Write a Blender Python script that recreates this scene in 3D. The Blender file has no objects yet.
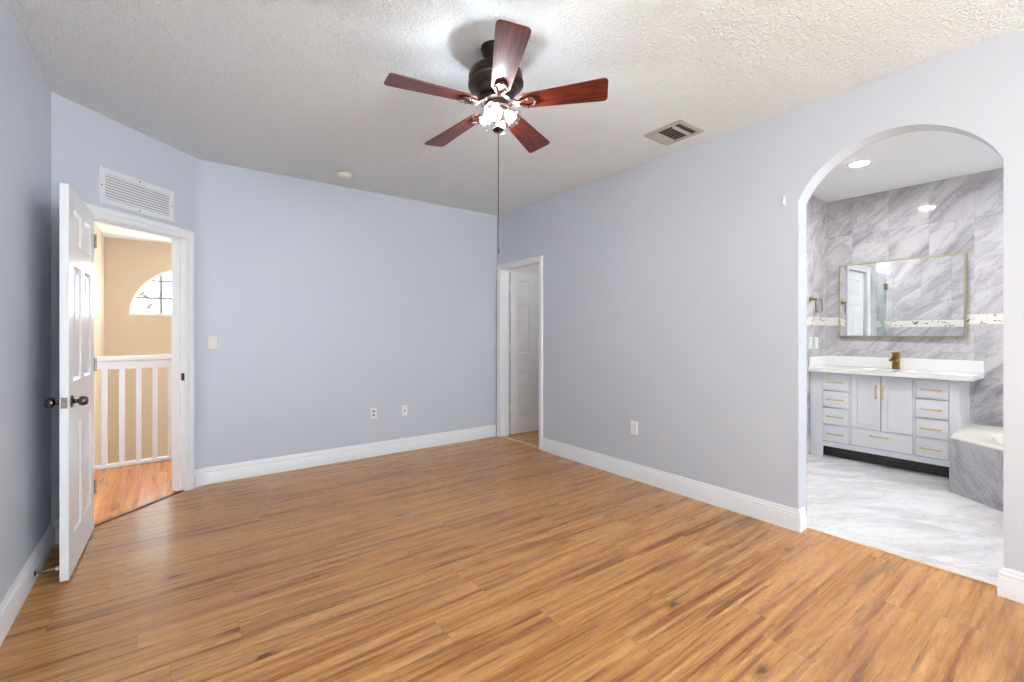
import bpy, bmesh, math, random
from mathutils import Matrix, Vector
random.seed(7)
S = bpy.context.scene
COL = S.collection
PI = math.pi
R = math.radians

# ------------------------------------------------------------------ camera
CAM_H = 1.285
cd = bpy.data.cameras.new('camera')
cam = bpy.data.objects.new('camera', cd)
COL.objects.link(cam)
cam.location = (0, 0, CAM_H)
cam.rotation_euler = (R(90), 0, R(-36.9))
cd.sensor_width = 36.0
cd.lens = 455.1 / 1024 * 36
cd.shift_y = -8.5 / 1024
cd.clip_start = 0.05
S.camera = cam

# ------------------------------------------------------------------ exposure
S.view_settings.view_transform = 'Standard'
S.view_settings.look = 'None'
S.view_settings.gamma = 1.0
S.view_settings.use_curve_mapping = False
S.view_settings.exposure = 1.13

# ------------------------------------------------------------------ sky
W = bpy.data.worlds.new('sky'); S.world = W
W.use_nodes = True
bg = W.node_tree.nodes['Background']
bg.inputs['Color'].default_value = (0.88, 0.935, 1.0, 1)
bg.inputs['Strength'].default_value = 5.0


def area(name, loc, rot, sx, sy, power, color=(1, 1, 1)):
    l = bpy.data.lights.new(name, 'AREA')
    l.shape = 'RECTANGLE'; l.size = sx; l.size_y = sy
    l.energy = power; l.color = color
    o = bpy.data.objects.new(name, l); COL.objects.link(o)
    o.location = loc; o.rotation_euler = rot
    return o


# sun falling through the added rear window onto the floor behind the camera
sl = bpy.data.lights.new('sun', 'SUN'); sl.energy = 40.0; sl.angle = R(1.0); sl.color = (0.70, 1.06, 1.68)
so = bpy.data.objects.new('sun', sl); COL.objects.link(so)
so.rotation_euler = (R(48), 0, R(13))
# daylight through the stairwell windows
area('stairwell_window_daylight', (0.3, 9.62, 1.98), (R(-90), 0, 0), 1.5, 0.8, 6, (0.95, 0.99, 1.0))


# ------------------------------------------------------------------ node helpers
def lin(c):
    c = c / 255.0
    return c / 12.92 if c <= 0.04045 else ((c + 0.055) / 1.055) ** 2.4


def rgb(r, g, b):
    return (lin(r), lin(g), lin(b), 1)


class NT:
    def __init__(self, name):
        self.m = bpy.data.materials.new(name)
        self.m.use_nodes = True
        self.t = self.m.node_tree
        self.p = self.t.nodes['Principled BSDF']

    def n(self, typ, **kw):
        x = self.t.nodes.new(typ)
        for k, v in kw.items():
            setattr(x, k, v)
        return x

    def l(self, a, b):
        self.t.links.new(a, b)

    def put(self, sock, v):
        if hasattr(v, 'is_output') or isinstance(v, bpy.types.NodeSocket):
            self.l(v, sock)
        else:
            sock.default_value = v

    def math(self, op, a, b=0.0, c=None, clamp=False):
        x = self.n('ShaderNodeMath', operation=op)
        x.use_clamp = clamp
        self.put(x.inputs[0], a); self.put(x.inputs[1], b)
        if c is not None:
            self.put(x.inputs[2], c)
        return x.outputs[0]

    def xyz(self, x, y, z):
        c = self.n('ShaderNodeCombineXYZ')
        self.put(c.inputs[0], x); self.put(c.inputs[1], y); self.put(c.inputs[2], z)
        return c.outputs[0]

    def pos(self):
        g = self.n('ShaderNodeNewGeometry')
        s = self.n('ShaderNodeSeparateXYZ')
        self.l(g.outputs['Position'], s.inputs[0])
        return s.outputs[0], s.outputs[1], s.outputs[2], g.outputs['Position']

    def opos(self):
        g = self.n('ShaderNodeTexCoord')
        s = self.n('ShaderNodeSeparateXYZ')
        self.l(g.outputs['Object'], s.inputs[0])
        return s.outputs[0], s.outputs[1], s.outputs[2], g.outputs['Object']

    def noise(self, vec, scale=1, detail=3, rough=0.5, dist=0.0, color=False):
        x = self.n('ShaderNodeTexNoise')
        self.l(vec, x.inputs['Vector'])
        x.inputs['Scale'].default_value = scale
        x.inputs['Detail'].default_value = detail
        x.inputs['Roughness'].default_value = rough
        x.inputs['Distortion'].default_value = dist
        return x.outputs['Color' if color else 'Fac']

    def white(self, vec):
        x = self.n('ShaderNodeTexWhiteNoise', noise_dimensions='3D')
        self.l(vec, x.inputs['Vector'])
        return x.outputs['Value'], x.outputs['Color']

    def ramp(self, fac, stops):
        x = self.n('ShaderNodeValToRGB')
        e = x.color_ramp.elements
        e[0].position, e[0].color = stops[0]
        e[1].position, e[1].color = stops[-1]
        for p_, c_ in stops[1:-1]:
            k = e.new(p_); k.color = c_
        self.l(fac, x.inputs[0])
        return x.outputs[0]

    def mix(self, fac, a, b, mode='MIX'):
        x = self.n('ShaderNodeMix', data_type='RGBA', blend_type=mode)
        self.put(x.inputs[0], fac); self.put(x.inputs[6], a); self.put(x.inputs[7], b)
        return x.outputs[2]

    def bump(self, h, strength=0.3, dist=0.01):
        x = self.n('ShaderNodeBump')
        x.inputs['Strength'].default_value = strength
        x.inputs['Distance'].default_value = dist
        self.l(h, x.inputs['Height'])
        self.l(x.outputs[0], self.p.inputs['Normal'])

    def set(self, base=None, rough=None, metal=None, spec=None, coat=None):
        if base is not None: self.put(self.p.inputs['Base Color'], base)
        if rough is not None: self.put(self.p.inputs['Roughness'], rough)
        if metal is not None: self.p.inputs['Metallic'].default_value = metal
        if spec is not None: self.p.inputs['Specular IOR Level'].default_value = spec
        if coat is not None: self.p.inputs['Coat Weight'].default_value = coat
        return self.m


def simple(name, col, rough=0.5, metal=0.0, spec=0.5, var=0.03, scale=30.0, bump=0.0, coat=None):
    k = NT(name)
    _, _, _, o = k.opos()
    f = k.noise(o, scale, 3)
    a = tuple(max(0, c * (1 - var)) for c in col[:3]) + (1,)
    b = tuple(min(1, c * (1 + var)) for c in col[:3]) + (1,)
    base = k.mix(f, a, b)
    if bump:
        k.bump(f, bump, 0.002)
    return k.set(base, rough, metal, spec, coat)


def wall_paint(name, col, rough=0.42):
    k = NT(name)
    x, y, z, p = k.pos()
    f = k.noise(p, 160, 2)
    f2 = k.noise(p, 1.3, 2)
    base = k.mix(f2, tuple(c * 0.975 for c in col[:3]) + (1,), tuple(min(1, c * 1.02) for c in col[:3]) + (1,))
    k.bump(f, 0.10, 0.0015)
    return k.set(base, rough, spec=0.4)


def ceiling_paint(name, col, strength=0.75):
    k = NT(name)
    x, y, z, p = k.pos()
    v = k.xyz(x, k.math('MULTIPLY', y, 1.0), 0.0)
    a = k.noise(v, 55, 3, 0.55, 0.9)
    b = k.noise(v, 85, 2)
    a2 = k.ramp(a, [(0.36, (0, 0, 0, 1)), (0.62, (1, 1, 1, 1))])
    h = k.math('ADD', a2, k.math('MULTIPLY', b, 0.35))
    k.bump(h, strength, 0.012)
    return k.set(col, 0.85, spec=0.2)


def wood_floor(name, light, mid, dark, roww=0.185, rot=False, rough=0.27, knots=0.66):
    k = NT(name)
    X, Y, Z, p = k.pos()
    x, y = (Y, X) if rot else (X, Y)
    ry = k.math('DIVIDE', k.math('ADD', y, 0.015), roww)
    row = k.math('FLOOR', ry)
    fy = k.math('FRACT', ry)
    rv, _ = k.white(k.xyz(row, 3.7, 0.0))
    px = k.math('ADD', k.math('DIVIDE', x, 1.22), k.math('MULTIPLY', rv, 9.0))
    colm = k.math('FLOOR', px)
    fx = k.math('FRACT', px)
    idv, idc = k.white(k.xyz(row, colm, 1.3))
    idv2, _ = k.white(k.xyz(row, colm, 8.1))
    shift = k.math('MULTIPLY', idv, 37.0)
    # long flowing grain, dark streaks, fine pores
    shy = k.math('MULTIPLY', idv2, 21.0)
    def gv(fx_, fy_):
        return k.xyz(k.math('ADD', k.math('MULTIPLY', x, fx_), shift), k.math('ADD', k.math('MULTIPLY', y, fy_), shy), shift)
    g = k.noise(gv(0.5, 13.0), 1.8, 6, 0.62, 0.4)
    fine = k.noise(gv(4.0, 58.0), 1.5, 4, 0.68, 0.2)
    pore = k.noise(gv(22.0, 150.0), 1.4, 2, 0.6)
    streak = k.noise(gv(0.75, 13.0), 1.6, 4, 0.6, 0.35)
    base = k.ramp(g, [(0.33, dark), (0.46, mid), (0.60, light)])
    ff = k.ramp(fine, [(0.42, (0, 0, 0, 1)), (0.66, (1, 1, 1, 1))])
    base = k.mix(k.math('MULTIPLY', ff, 0.52), base, tuple(c * 0.80 for c in dark[:3]) + (1,))
    pp = k.ramp(pore, [(0.50, (0, 0, 0, 1)), (0.66, (1, 1, 1, 1))])
    base = k.mix(k.math('MULTIPLY', pp, 0.20), base, tuple(c * 0.6 for c in dark[:3]) + (1,))
    st = k.ramp(streak, [(0.57, (0, 0, 0, 1)), (0.65, (1, 1, 1, 1))])
    base = k.mix(k.math('MULTIPLY', st, 0.58), base, tuple(c * 0.50 for c in dark[:3]) + (1,))
    # knots
    vx = k.xyz(k.math('ADD', k.math('MULTIPLY', x, 2.3), shift), k.math('MULTIPLY', y, 5.2), 0.0)
    vo = k.n('ShaderNodeTexVoronoi'); vo.inputs['Scale'].default_value = 1.0
    k.l(vx, vo.inputs['Vector'])
    kw = k.noise(k.xyz(k.math('MULTIPLY', x, 30.0), k.math('MULTIPLY', y, 60.0), 0.0), 1.0, 2)
    wob = k.math('ADD', vo.outputs['Distance'], k.math('MULTIPLY', k.math('SUBTRACT', kw, 0.5), 0.14))
    kn = k.ramp(wob, [(0.04, (1, 1, 1, 1)), (0.10, (0.35, 0.35, 0.35, 1)), (0.20, (0, 0, 0, 1))])
    sp = k.n('ShaderNodeSeparateColor'); k.l(vo.outputs['Color'], sp.inputs[0])
    km = k.math('GREATER_THAN', sp.outputs[0], knots)
    base = k.mix(k.math('MULTIPLY', kn, k.math('MULTIPLY', km, 0.85)), base, tuple(c * 0.28 for c in dark[:3]) + (1,))
    # plank to plank tone
    tone = k.math('ADD', 0.95, k.math('MULTIPLY', idv, 0.10))
    base = k.mix(1.0, base, k.xyz(tone, tone, tone), 'MULTIPLY')
    ey = k.math('MINIMUM', fy, k.math('SUBTRACT', 1.0, fy))
    ex = k.math('MINIMUM', fx, k.math('SUBTRACT', 1.0, fx))
    seam = k.math('MAXIMUM', k.math('LESS_THAN', ey, 0.006), k.math('LESS_THAN', ex, 0.0011))
    base = k.mix(k.math('MULTIPLY', seam, 0.35), base, tuple(c * 0.3 for c in dark[:3]) + (1,))
    k.bump(k.math('SUBTRACT', k.math('MULTIPLY', fine, 0.35), seam), 0.12, 0.002)
    rr = k.math('ADD', rough - 0.05, k.math('MULTIPLY', fine, 0.12))
    return k.set(base, rr, spec=0.45)


def marble(name, floor=False, flip=False, rough=0.06, light=(206, 204, 206), dark=(152, 147, 151), tile=(0.31, 0.62)):
    k = NT(name)
    x, y, z, p = k.pos()
    if floor:
        u, v = k.math('MULTIPLY', y, -1.0), x
        ang = R(52)
    else:
        u, v = k.math('ADD' if flip else 'SUBTRACT', x, y), z
        ang = R(38)
    c, s = math.cos(ang), math.sin(ang)
    tu = k.math('DIVIDE', k.math('ADD', u, 0.18), tile[0]); tv = k.math('DIVIDE', k.math('ADD', v, 0.14), tile[1])
    iu, iv = k.math('FLOOR', tu), k.math('FLOOR', tv)
    rv, _ = k.white(k.xyz(iu, iv, 0.5))
    along = k.math('ADD', k.math('MULTIPLY', u, c), k.math('MULTIPLY', v, s))
    across = k.math('SUBTRACT', k.math('MULTIPLY', v, c), k.math('MULTIPLY', u, s))
    off = k.math('MULTIPLY', rv, 1.1)
    vec = k.xyz(k.math('MULTIPLY', along, 0.6), k.math('ADD', k.math('MULTIPLY', across, 1.7), off), 0.0)
    n1 = k.noise(vec, 1.6, 8, 0.62, 1.6)
    n2 = k.noise(k.xyz(k.math('MULTIPLY', along, 1.3), k.math('ADD', k.math('MULTIPLY', across, 4.2), off), 4.0), 1.2, 7, 0.65, 1.4)
    L, D = rgb(*light), rgb(*dark)
    mid = tuple((a + b) / 2 for a, b in zip(L, D))
    base = k.ramp(n1, [(0.33, D), (0.44, mid), (0.56, L)])
    vein = k.math('ABSOLUTE', k.math('SUBTRACT', n2, 0.5))
    vm = k.ramp(vein, [(0.0, (1, 1, 1, 1)), (0.03, (0, 0, 0, 1))])
    base = k.mix(k.math('MULTIPLY', vm, 0.45), base, tuple(c * 0.8 for c in D[:3]) + (1,))
    sp = k.noise(p, 60, 2)
    base = k.mix(k.math('MULTIPLY', sp, 0.12), base, D)
    fu, fv = k.math('FRACT', tu), k.math('FRACT', tv)
    eu = k.math('MULTIPLY', k.math('MINIMUM', fu, k.math('SUBTRACT', 1.0, fu)), tile[0])
    ev = k.math('MULTIPLY', k.math('MINIMUM', fv, k.math('SUBTRACT', 1.0, fv)), tile[1])
    seam = k.math('LESS_THAN', k.math('MINIMUM', eu, ev), 0.0012)
    base = k.mix(k.math('MULTIPLY', seam, 0.5), base, D)
    return k.set(base, rough, spec=0.5)


def mosaic(name):
    k = NT(name)
    x, y, z, p = k.pos()
    u = k.math('SUBTRACT', x, y)
    br = k.n('ShaderNodeTexVoronoi', feature='DISTANCE_TO_EDGE'); br.inputs['Scale'].default_value = 1.0
    k.l(k.xyz(k.math('MULTIPLY', u, 16.0), k.math('MULTIPLY', z, 22.0), 0.0), br.inputs['Vector'])
    e = k.math('LESS_THAN', br.outputs['Distance'], 0.05)
    mk = k.math('GREATER_THAN', k.noise(k.xyz(k.math('MULTIPLY', u, 9.0), k.math('MULTIPLY', z, 20.0), 0.0), 1.0, 1), 0.56)
    f = k.math('MULTIPLY', e, mk)
    base = k.mix(f, rgb(232, 229, 222), rgb(120, 92, 48))
    return k.set(base, 0.15)


def emit(name, col, strength):
    k = NT(name)
    k.p.inputs['Base Color'].default_value = col
    k.p.inputs['Emission Color'].default_value = col
    k.p.inputs['Emission Strength'].default_value = strength
    return k.m


def glassy(name, tint=(0.95, 0.98, 0.97, 1), gloss=0.12, rough=0.02):
    k = NT(name)
    t = k.n('ShaderNodeBsdfTransparent'); t.inputs[0].default_value = tint
    g = k.n('ShaderNodeBsdfGlossy'); g.inputs['Roughness'].default_value = rough
    m = k.n('ShaderNodeMixShader'); m.inputs[0].default_value = gloss
    k.l(t.outputs[0], m.inputs[1]); k.l(g.outputs[0], m.inputs[2])
    out = k.t.nodes['Material Output']
    k.l(m.outputs[0], out.inputs[0])
    return k.m


def blade_wood(name):
    k = NT(name)
    x, y, z, p = k.opos()
    g = k.noise(k.xyz(k.math('MULTIPLY', x, 3.0), k.math('MULTIPLY', y, 45.0), 0.0), 2.0, 4, 0.6, 0.4)
    base = k.ramp(g, [(0.34, rgb(36, 9, 7)), (0.5, rgb(84, 28, 18)), (0.68, rgb(118, 46, 28))])
    return k.set(base, 0.3, spec=0.5)


def leafy(name):
    k = NT(name)
    x, y, z, p = k.opos()
    f = k.noise(p, 5.0, 2)
    base = k.mix(f, rgb(120, 135, 110), rgb(190, 198, 178))
    return k.set(base, 0.6)


M = {}
M['wall'] = wall_paint('lavender grey wall paint', rgb(202, 208, 219))
M['bath_paint'] = wall_paint('white bathroom paint', rgb(228, 228, 230))
M['tan'] = wall_paint('tan wall paint', rgb(211, 192, 166), 0.6)
M['ceiling'] = ceiling_paint('textured white ceiling', rgb(238, 243, 248), 0.8)
M['ceiling_smooth'] = ceiling_paint('smooth white ceiling', rgb(246, 246, 246), 0.12)
M['trim'] = simple('white gloss trim', rgb(238, 240, 244), 0.3, var=0.01)
M['door'] = simple('white door paint', rgb(238, 240, 243), 0.28, var=0.01)
M['floor'] = wood_floor('honey oak planks', rgb(223, 169, 107), rgb(201, 142, 81), rgb(140, 84, 42))
M['hall_floor'] = wood_floor('orange hall planks', rgb(248, 166, 84), rgb(234, 140, 58), rgb(180, 92, 32), 0.09, True, 0.16, 2.0)
M['threshold'] = simple('pale wood threshold', rgb(222, 188, 150), 0.4, var=0.06)
M['dark_strip'] = simple('brown wood threshold', rgb(120, 72, 36), 0.4, var=0.1)
M['marble'] = marble('grey marble wall tile')
M['marble_floor'] = marble('pale marble floor tile', True, False, 0.1, (234, 233, 233), (204, 200, 202), (1.2, 0.6))
M['marble_dark'] = marble('grey marble apron tile', False, True, 0.2, (190, 187, 190), (136, 130, 136), (0.9, 0.6))
M['mosaic'] = mosaic('white mosaic with brass lines')
M['cabinet'] = simple('white lacquer', rgb(236, 237, 241), 0.35, var=0.01)
M['quartz'] = simple('white quartz', rgb(244, 243, 240), 0.15, var=0.02, scale=8)
M['brass'] = simple('brushed brass', rgb(226, 200, 146), 0.4, 0.55, var=0.08)
M['dark_brass'] = simple('aged brass', rgb(150, 112, 52), 0.3, 1.0, var=0.08)
M['pale_brass'] = simple('champagne metal', rgb(196, 184, 160), 0.3, 1.0, var=0.04)
M['bronze'] = simple('dark bronze', rgb(46, 34, 29), 0.32, 0.6, var=0.15)
M['bronze_light'] = simple('worn bronze', rgb(84, 66, 58), 0.36, 0.8, var=0.1)
M['nickel'] = simple('satin nickel', rgb(150, 142, 136), 0.25, 1.0, var=0.05)
M['pewter'] = simple('dark pewter', rgb(104, 96, 92), 0.25, 1.0, var=0.05)
M['blade'] = blade_wood('mahogany blade')
M['plastic'] = simple('white plastic', rgb(240, 241, 242), 0.35, var=0.01)
M['ivory'] = simple('ivory plastic', rgb(226, 225, 216), 0.4, var=0.01)
M['slot'] = simple('dark slot', rgb(60, 58, 58), 0.6)
M['dark'] = simple('dark duct', rgb(46, 42, 40), 0.9)
M['grey_recess'] = simple('grey recess plastic', rgb(170, 172, 178), 0.5)
M['grille'] = simple('grille enamel', rgb(228, 230, 235), 0.4, var=0.01)
M['vent_grey'] = simple('register enamel', rgb(178, 174, 172), 0.45, var=0.02)
M['tub'] = simple('cream acrylic', rgb(240, 234, 220), 0.15, var=0.01)
M['mirror'] = simple('mirror silver', (0.88, 0.89, 0.89, 1), 0.015, 1.0, var=0.0)
M['pane'] = glassy('window pane', (0.97, 0.99, 0.98, 1), 0.06)
M['shade'] = glassy('clear ruffled glass', (0.96, 0.96, 0.96, 1), 0.13, 0.06)
M['shower_glass'] = glassy('green tinted glass', (0.80, 0.85, 0.84, 1), 0.10)
M['bulb'] = emit('lit bulb', (0.90, 0.99, 1.06, 1), 255.0)
M['can'] = emit('lit downlight', (0.98, 0.99, 1.0, 1), 270.0)
M['added_lamp'] = emit('added lamp glow', (1.0, 0.97, 0.92, 1), 15.0)  # glow of the unseen lamps added in closet and hall
M['bar_grey'] = simple('grey window bars', rgb(150, 153, 156), 0.5)
M['rubber'] = simple('grey rubber', rgb(90, 88, 88), 0.7)
M['leaf'] = leafy('green leaves')
M['bark'] = simple('bark', rgb(96, 80, 64), 0.9, var=0.3)


# ------------------------------------------------------------------ mesh helpers
class MB:
    def __init__(self, mat=None):
        self.bm = bmesh.new()
        self.T = mat if mat is not None else Matrix.Identity(4)

    def v(self, co):
        return self.bm.verts.new(self.T @ Vector(co))

    def f(self, vs):
        try:
            return self.bm.faces.new(vs)
        except ValueError:
            return None

    def box(self, x0, x1, y0, y1, z0, z1):
        c = [self.v((x, y, z)) for z in (z0, z1) for y in (y0, y1) for x in (x0, x1)]
        for q in ((0, 2, 3, 1), (4, 5, 7, 6), (0, 1, 5, 4), (1, 3, 7, 5), (3, 2, 6, 7), (2, 0, 4, 6)):
            self.f([c[i] for i in q])
        return self

    def prism(self, pts, axis, a, b):
        def P(p, h):
            return {'x': (h, p[0], p[1]), 'y': (p[0], h, p[1]), 'z': (p[0], p[1], h)}[axis]
        A = [self.v(P(p, a)) for p in pts]; B = [self.v(P(p, b)) for p in pts]
        n = len(pts)
        self.f(A[::-1]); self.f(B)
        for i in range(n):
            self.f([A[i], A[(i + 1) % n], B[(i + 1) % n], B[i]])
        return self

    def frustum(self, r0, r1, axis, a, b):
        """rectangle r0=(u0,u1,v0,v1) at height a to r1 at height b"""
        def P(u, v, h):
            return {'x': (h, u, v), 'y': (u, h, v), 'z': (u, v, h)}[axis]
        def ring(r, h):
            return [self.v(P(r[0], r[2], h)), self.v(P(r[1], r[2], h)), self.v(P(r[1], r[3], h)), self.v(P(r[0], r[3], h))]
        A, B = ring(r0, a), ring(r1, b)
        self.f(A[::-1]); self.f(B)
        for i in range(4):
            self.f([A[i], A[(i + 1) % 4], B[(i + 1) % 4], B[i]])
        return self

    def lathe(self, prof, n=32, c=(0, 0, 0), M4=None, closed=False):
        M4 = M4 or Matrix.Identity(4)
        rings = []
        for r, z in prof:
            if r < 1e-6:
                rings.append([self.v(Vector(c) + (M4 @ Vector((0, 0, z))))])
            else:
                rings.append([self.v(Vector(c) + (M4 @ Vector((r * math.cos(2 * PI * i / n), r * math.sin(2 * PI * i / n), z)))) for i in range(n)])
        for A, B in zip(rings, rings[1:] + (rings[:1] if closed else [])):
            for i in range(n):
                j = (i + 1) % n
                if len(A) == 1 and len(B) == 1: continue
                if len(A) == 1: self.f([A[0], B[i], B[j]])
                elif len(B) == 1: self.f([A[i], A[j], B[0]])
                else: self.f([A[i], A[j], B[j], B[i]])
        for rg, fl in ((rings[0], True), (rings[-1], False)):
            if len(rg) > 1 and not closed:
                self.f(rg[::-1] if fl else rg)
        return self

    def tube(self, pts, r, n=10, closed=False, cap=True):
        pts = [Vector(p) for p in pts]
        m = len(pts)
        rs = r if isinstance(r, (list, tuple)) else [r] * m
        rings = []; prev = None
        for i, p in enumerate(pts):
            if closed:
                d = pts[(i + 1) % m] - pts[i - 1]
            else:
                d = pts[min(i + 1, m - 1)] - pts[max(i - 1, 0)]
            d.normalize()
            if prev is None:
                u = d.orthogonal().normalized()
            else:
                u = (prev - d * prev.dot(d)).normalized()
            prev = u
            w = d.cross(u)
            rings.append([self.v(p + (u * math.cos(2 * PI * k / n) + w * math.sin(2 * PI * k / n)) * rs[i]) for k in range(n)])
        for i in range(m if closed else m - 1):
            A, B = rings[i], rings[(i + 1) % m]
            for k in range(n):
                self.f([A[k], A[(k + 1) % n], B[(k + 1) % n], B[k]])
        if not closed and cap:
            self.f(rings[0][::-1]); self.f(rings[-1])
        return self

    def sweep(self, path, prof, side=1, put=None):
        """mitred sweep: path in a plane (a,b), profile (d = offset to the side, h = out of the plane)"""
        put = put or (lambda a, b, h: (a, b, h))
        P = [Vector((p[0], p[1])) for p in path]
        rings = []
        for i, p in enumerate(P):
            ds = []
            if i > 0: ds.append((P[i] - P[i - 1]).normalized())
            if i < len(P) - 1: ds.append((P[i + 1] - P[i]).normalized())
            ns = [Vector((-d.y, d.x)) * side for d in ds]
            if len(ns) == 1: m = ns[0]
            else:
                m = (ns[0] + ns[1]).normalized()
                m = m / max(0.2, m.dot(ns[0]))
            rings.append([self.v(put(p.x + m.x * d, p.y + m.y * d, h)) for d, h in prof])
        k = len(prof)
        for A, B in zip(rings, rings[1:]):
            for j in range(k):
                self.f([A[j], A[(j + 1) % k], B[(j + 1) % k], B[j]])
        self.f(rings[0][::-1]); self.f(rings[-1])
        return self

    def build(self, name, mat, parent=None, bevel=0.0, seg=2, sharp=32):
        bm = self.bm
        bmesh.ops.remove_doubles(bm, verts=bm.verts, dist=1e-6)
        bmesh.ops.recalc_face_normals(bm, faces=bm.faces)
        bm.normal_update()
        for f in bm.faces: f.smooth = True
        for e in bm.edges:
            e.smooth = len(e.link_faces) == 2 and e.calc_face_angle(0) < R(sharp)
        me = bpy.data.meshes.new(name)
        bm.to_mesh(me); bm.free()
        me.materials.append(mat)
        o = bpy.data.objects.new(name, me)
        COL.objects.link(o)
        if parent is not None: o.parent = parent
        if bevel:
            b = o.modifiers.new('bevel', 'BEVEL')
            b.width = bevel; b.segments = seg; b.limit_method = 'ANGLE'; b.angle_limit = R(32)
        return o


def tag(o, label, cat, kind=None, group=None):
    o['label'] = label; o['category'] = cat
    if kind: o['kind'] = kind
    if group: o['group'] = group
    return o


def struct(o, label, cat):
    return tag(o, label, cat, 'structure')


def empty(name, loc, rot=(0, 0, 0)):
    o = bpy.data.objects.new(name, None)
    COL.objects.link(o)
    o.empty_display_size = 0.1
    o.location = loc; o.rotation_euler = rot
    return o


def copy_tree(o, parent=None):
    c = o.copy(); COL.objects.link(c)
    if parent is not None: c.parent = parent
    for ch in list(o.children):
        copy_tree(ch, c)
    return c


def arc(cx, cy, r, a0, a1, n):
    return [(cx + r * math.cos(a0 + (a1 - a0) * i / n), cy + r * math.sin(a0 + (a1 - a0) * i / n)) for i in range(n + 1)]


# ------------------------------------------------------------------ layout constants
H = 2.74
XL, XR, XR2 = -0.575, 3.25, 3.375      # left wall, right wall front and rear faces
YB, YR = 4.645, -2.8                   # back wall, rear wall behind the camera
Q = math.sqrt(0.5)
P0 = Vector((-0.575, 3.868, 0))        # foot of the diagonal wall
DIAG = Matrix(((Q, Q, 0, P0.x), (Q, -Q, 0, P0.y), (0, 0, 1, 0), (0, 0, 0, 1)))   # local (s, n towards room, z)
VX = 5.88                              # vanity wall
BY = 1.958                              # left wall of the bathroom


def dg(s, n=0.0):
    v = DIAG @ Vector((s, n, 0)); return (v.x, v.y)


# ------------------------------------------------------------------ floors
m = MB()
m.prism([(-0.7, YR - 0.15), (3.335, YR - 0.15), (3.335, 4.7), (0.16, 4.7), dg(1.05, -0.03), dg(-0.1, -0.03), (-0.7, 3.8)], 'z', -0.1, 0.0)
struct(m.build('floor', M['floor']), 'honey oak plank floor of the empty bedroom', 'floor')
m = MB()
m.prism([dg(-0.15, -0.03), dg(1.14, -0.03), (0.25, 4.72), (1.7, 4.72), (1.7, 5.86), (-0.85, 5.86), (-0.85, 3.87)], 'z', -0.12, 0.0)
struct(m.build('floor_hall', M['hall_floor']), 'shiny orange wood floor beyond the open six-panel door', 'floor')
m = MB(); m.box(3.335, 5.2, 3.2, 4.8, -0.1, 0.0)
struct(m.build('floor_closet', M['floor']), 'wood floor behind the far white door', 'floor')
m = MB(); m.box(3.35, 6.0, -1.35, 3.1, -0.1, 0.0)
struct(m.build('floor_bath', M['marble_floor']), 'pale grey marble tile floor beyond the arch', 'floor')
m = MB(); m.box(-2.0, 2.6, 5.86, 9.45, -2.8, -2.7)
struct(m.build('floor_stairwell', M['hall_floor']), 'lower floor of the stairwell beyond the railing', 'floor')

m = MB(); m.box(3.332, 3.352, 0.337, 1.241, -0.02, 0.008)
struct(m.build('trim_arch_threshold', M['threshold'], bevel=0.002), 'pale wood strip where bedroom planks meet bathroom tile', 'threshold')
m = MB(); m.box(3.262, 3.30, 3.85, 4.54, -0.02, 0.008)
struct(m.build('trim_closet_threshold', M['threshold'], bevel=0.002), 'pale wood strip on the floor under the far doorway', 'threshold')
m = MB(DIAG); m.box(0.19, 0.952, -0.045, -0.012, -0.02, 0.007)
struct(m.build('trim_hall_threshold', M['dark_strip'], bevel=0.002), 'thin brown strip on the floor under the hall doorway', 'threshold')
m = MB(); m.box(1.9, 3.234, 0.166, 0.172, -0.02, 0.0012)
struct(m.build('trim_floor_seam', M['dark_strip']), 'thin dark seam between planks near the right baseboard', 'floor seam')

# ------------------------------------------------------------------ bedroom walls
m = MB(); m.box(XL - 0.12, XL, YR - 0.12, 3.868, 0, H)
struct(m.build('wall_left', M['wall']), 'lavender grey wall behind the open white door', 'wall')

m = MB(DIAG)
m.prism([(0.0, 0), (0.175, 0), (0.175, 2.06), (0.967, 2.06), (0.967, 0), (1.015, 0), (1.015, H), (0.0, H)], 'y', -0.12, 0.0)
struct(m.build('wall_diagonal', M['wall']), 'angled lavender grey wall around the hall doorway', 'wall')

# back wall with a rounded corner towards the diagonal wall
cx_ = YB - 4.443
tl = 0.06
rad = tl / math.tan(R(22.5))
cc = (cx_ + tl, YB - rad)
rounded = arc(cc[0], cc[1], rad, R(135), R(90), 10)
out0 = dg(1.014, -0.12)
m = MB(); m.prism([dg(1.014, 0)] + rounded + [(XR2, YB), (XR2, YB + 0.12), (out0[0] + 0.06, YB + 0.12), out0], 'z', 0, H)
struct(m.build('wall_back', M['wall']), 'wide lavender grey wall facing the camera', 'wall')

ARC_Y0, ARC_Y1, SPR, RISE = 0.336, 1.242, 2.135, 0.30
hw = (ARC_Y1 - ARC_Y0) / 2; ar = (hw * hw + RISE * RISE) / (2 * RISE)
acy, acz = (ARC_Y0 + ARC_Y1) / 2, SPR + RISE - ar
a_s = math.asin(hw / ar)
arch = [(acy - ar * math.sin(a_s - 2 * a_s * i / 32), acz + ar * math.cos(a_s - 2 * a_s * i / 32)) for i in range(33)]
m = MB()
m.prism([(YR - 0.12, 0), (ARC_Y0, 0)] + arch + [(ARC_Y1, 0), (3.815, 0), (3.815, 2.075), (4.57, 2.075), (4.57, 0), (4.6449, 0), (4.6449, H), (YR - 0.12, H)], 'x', XR, XR2)
struct(m.build('wall_right', M['wall']), 'lavender grey wall pierced by the bathroom arch', 'wall')

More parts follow.
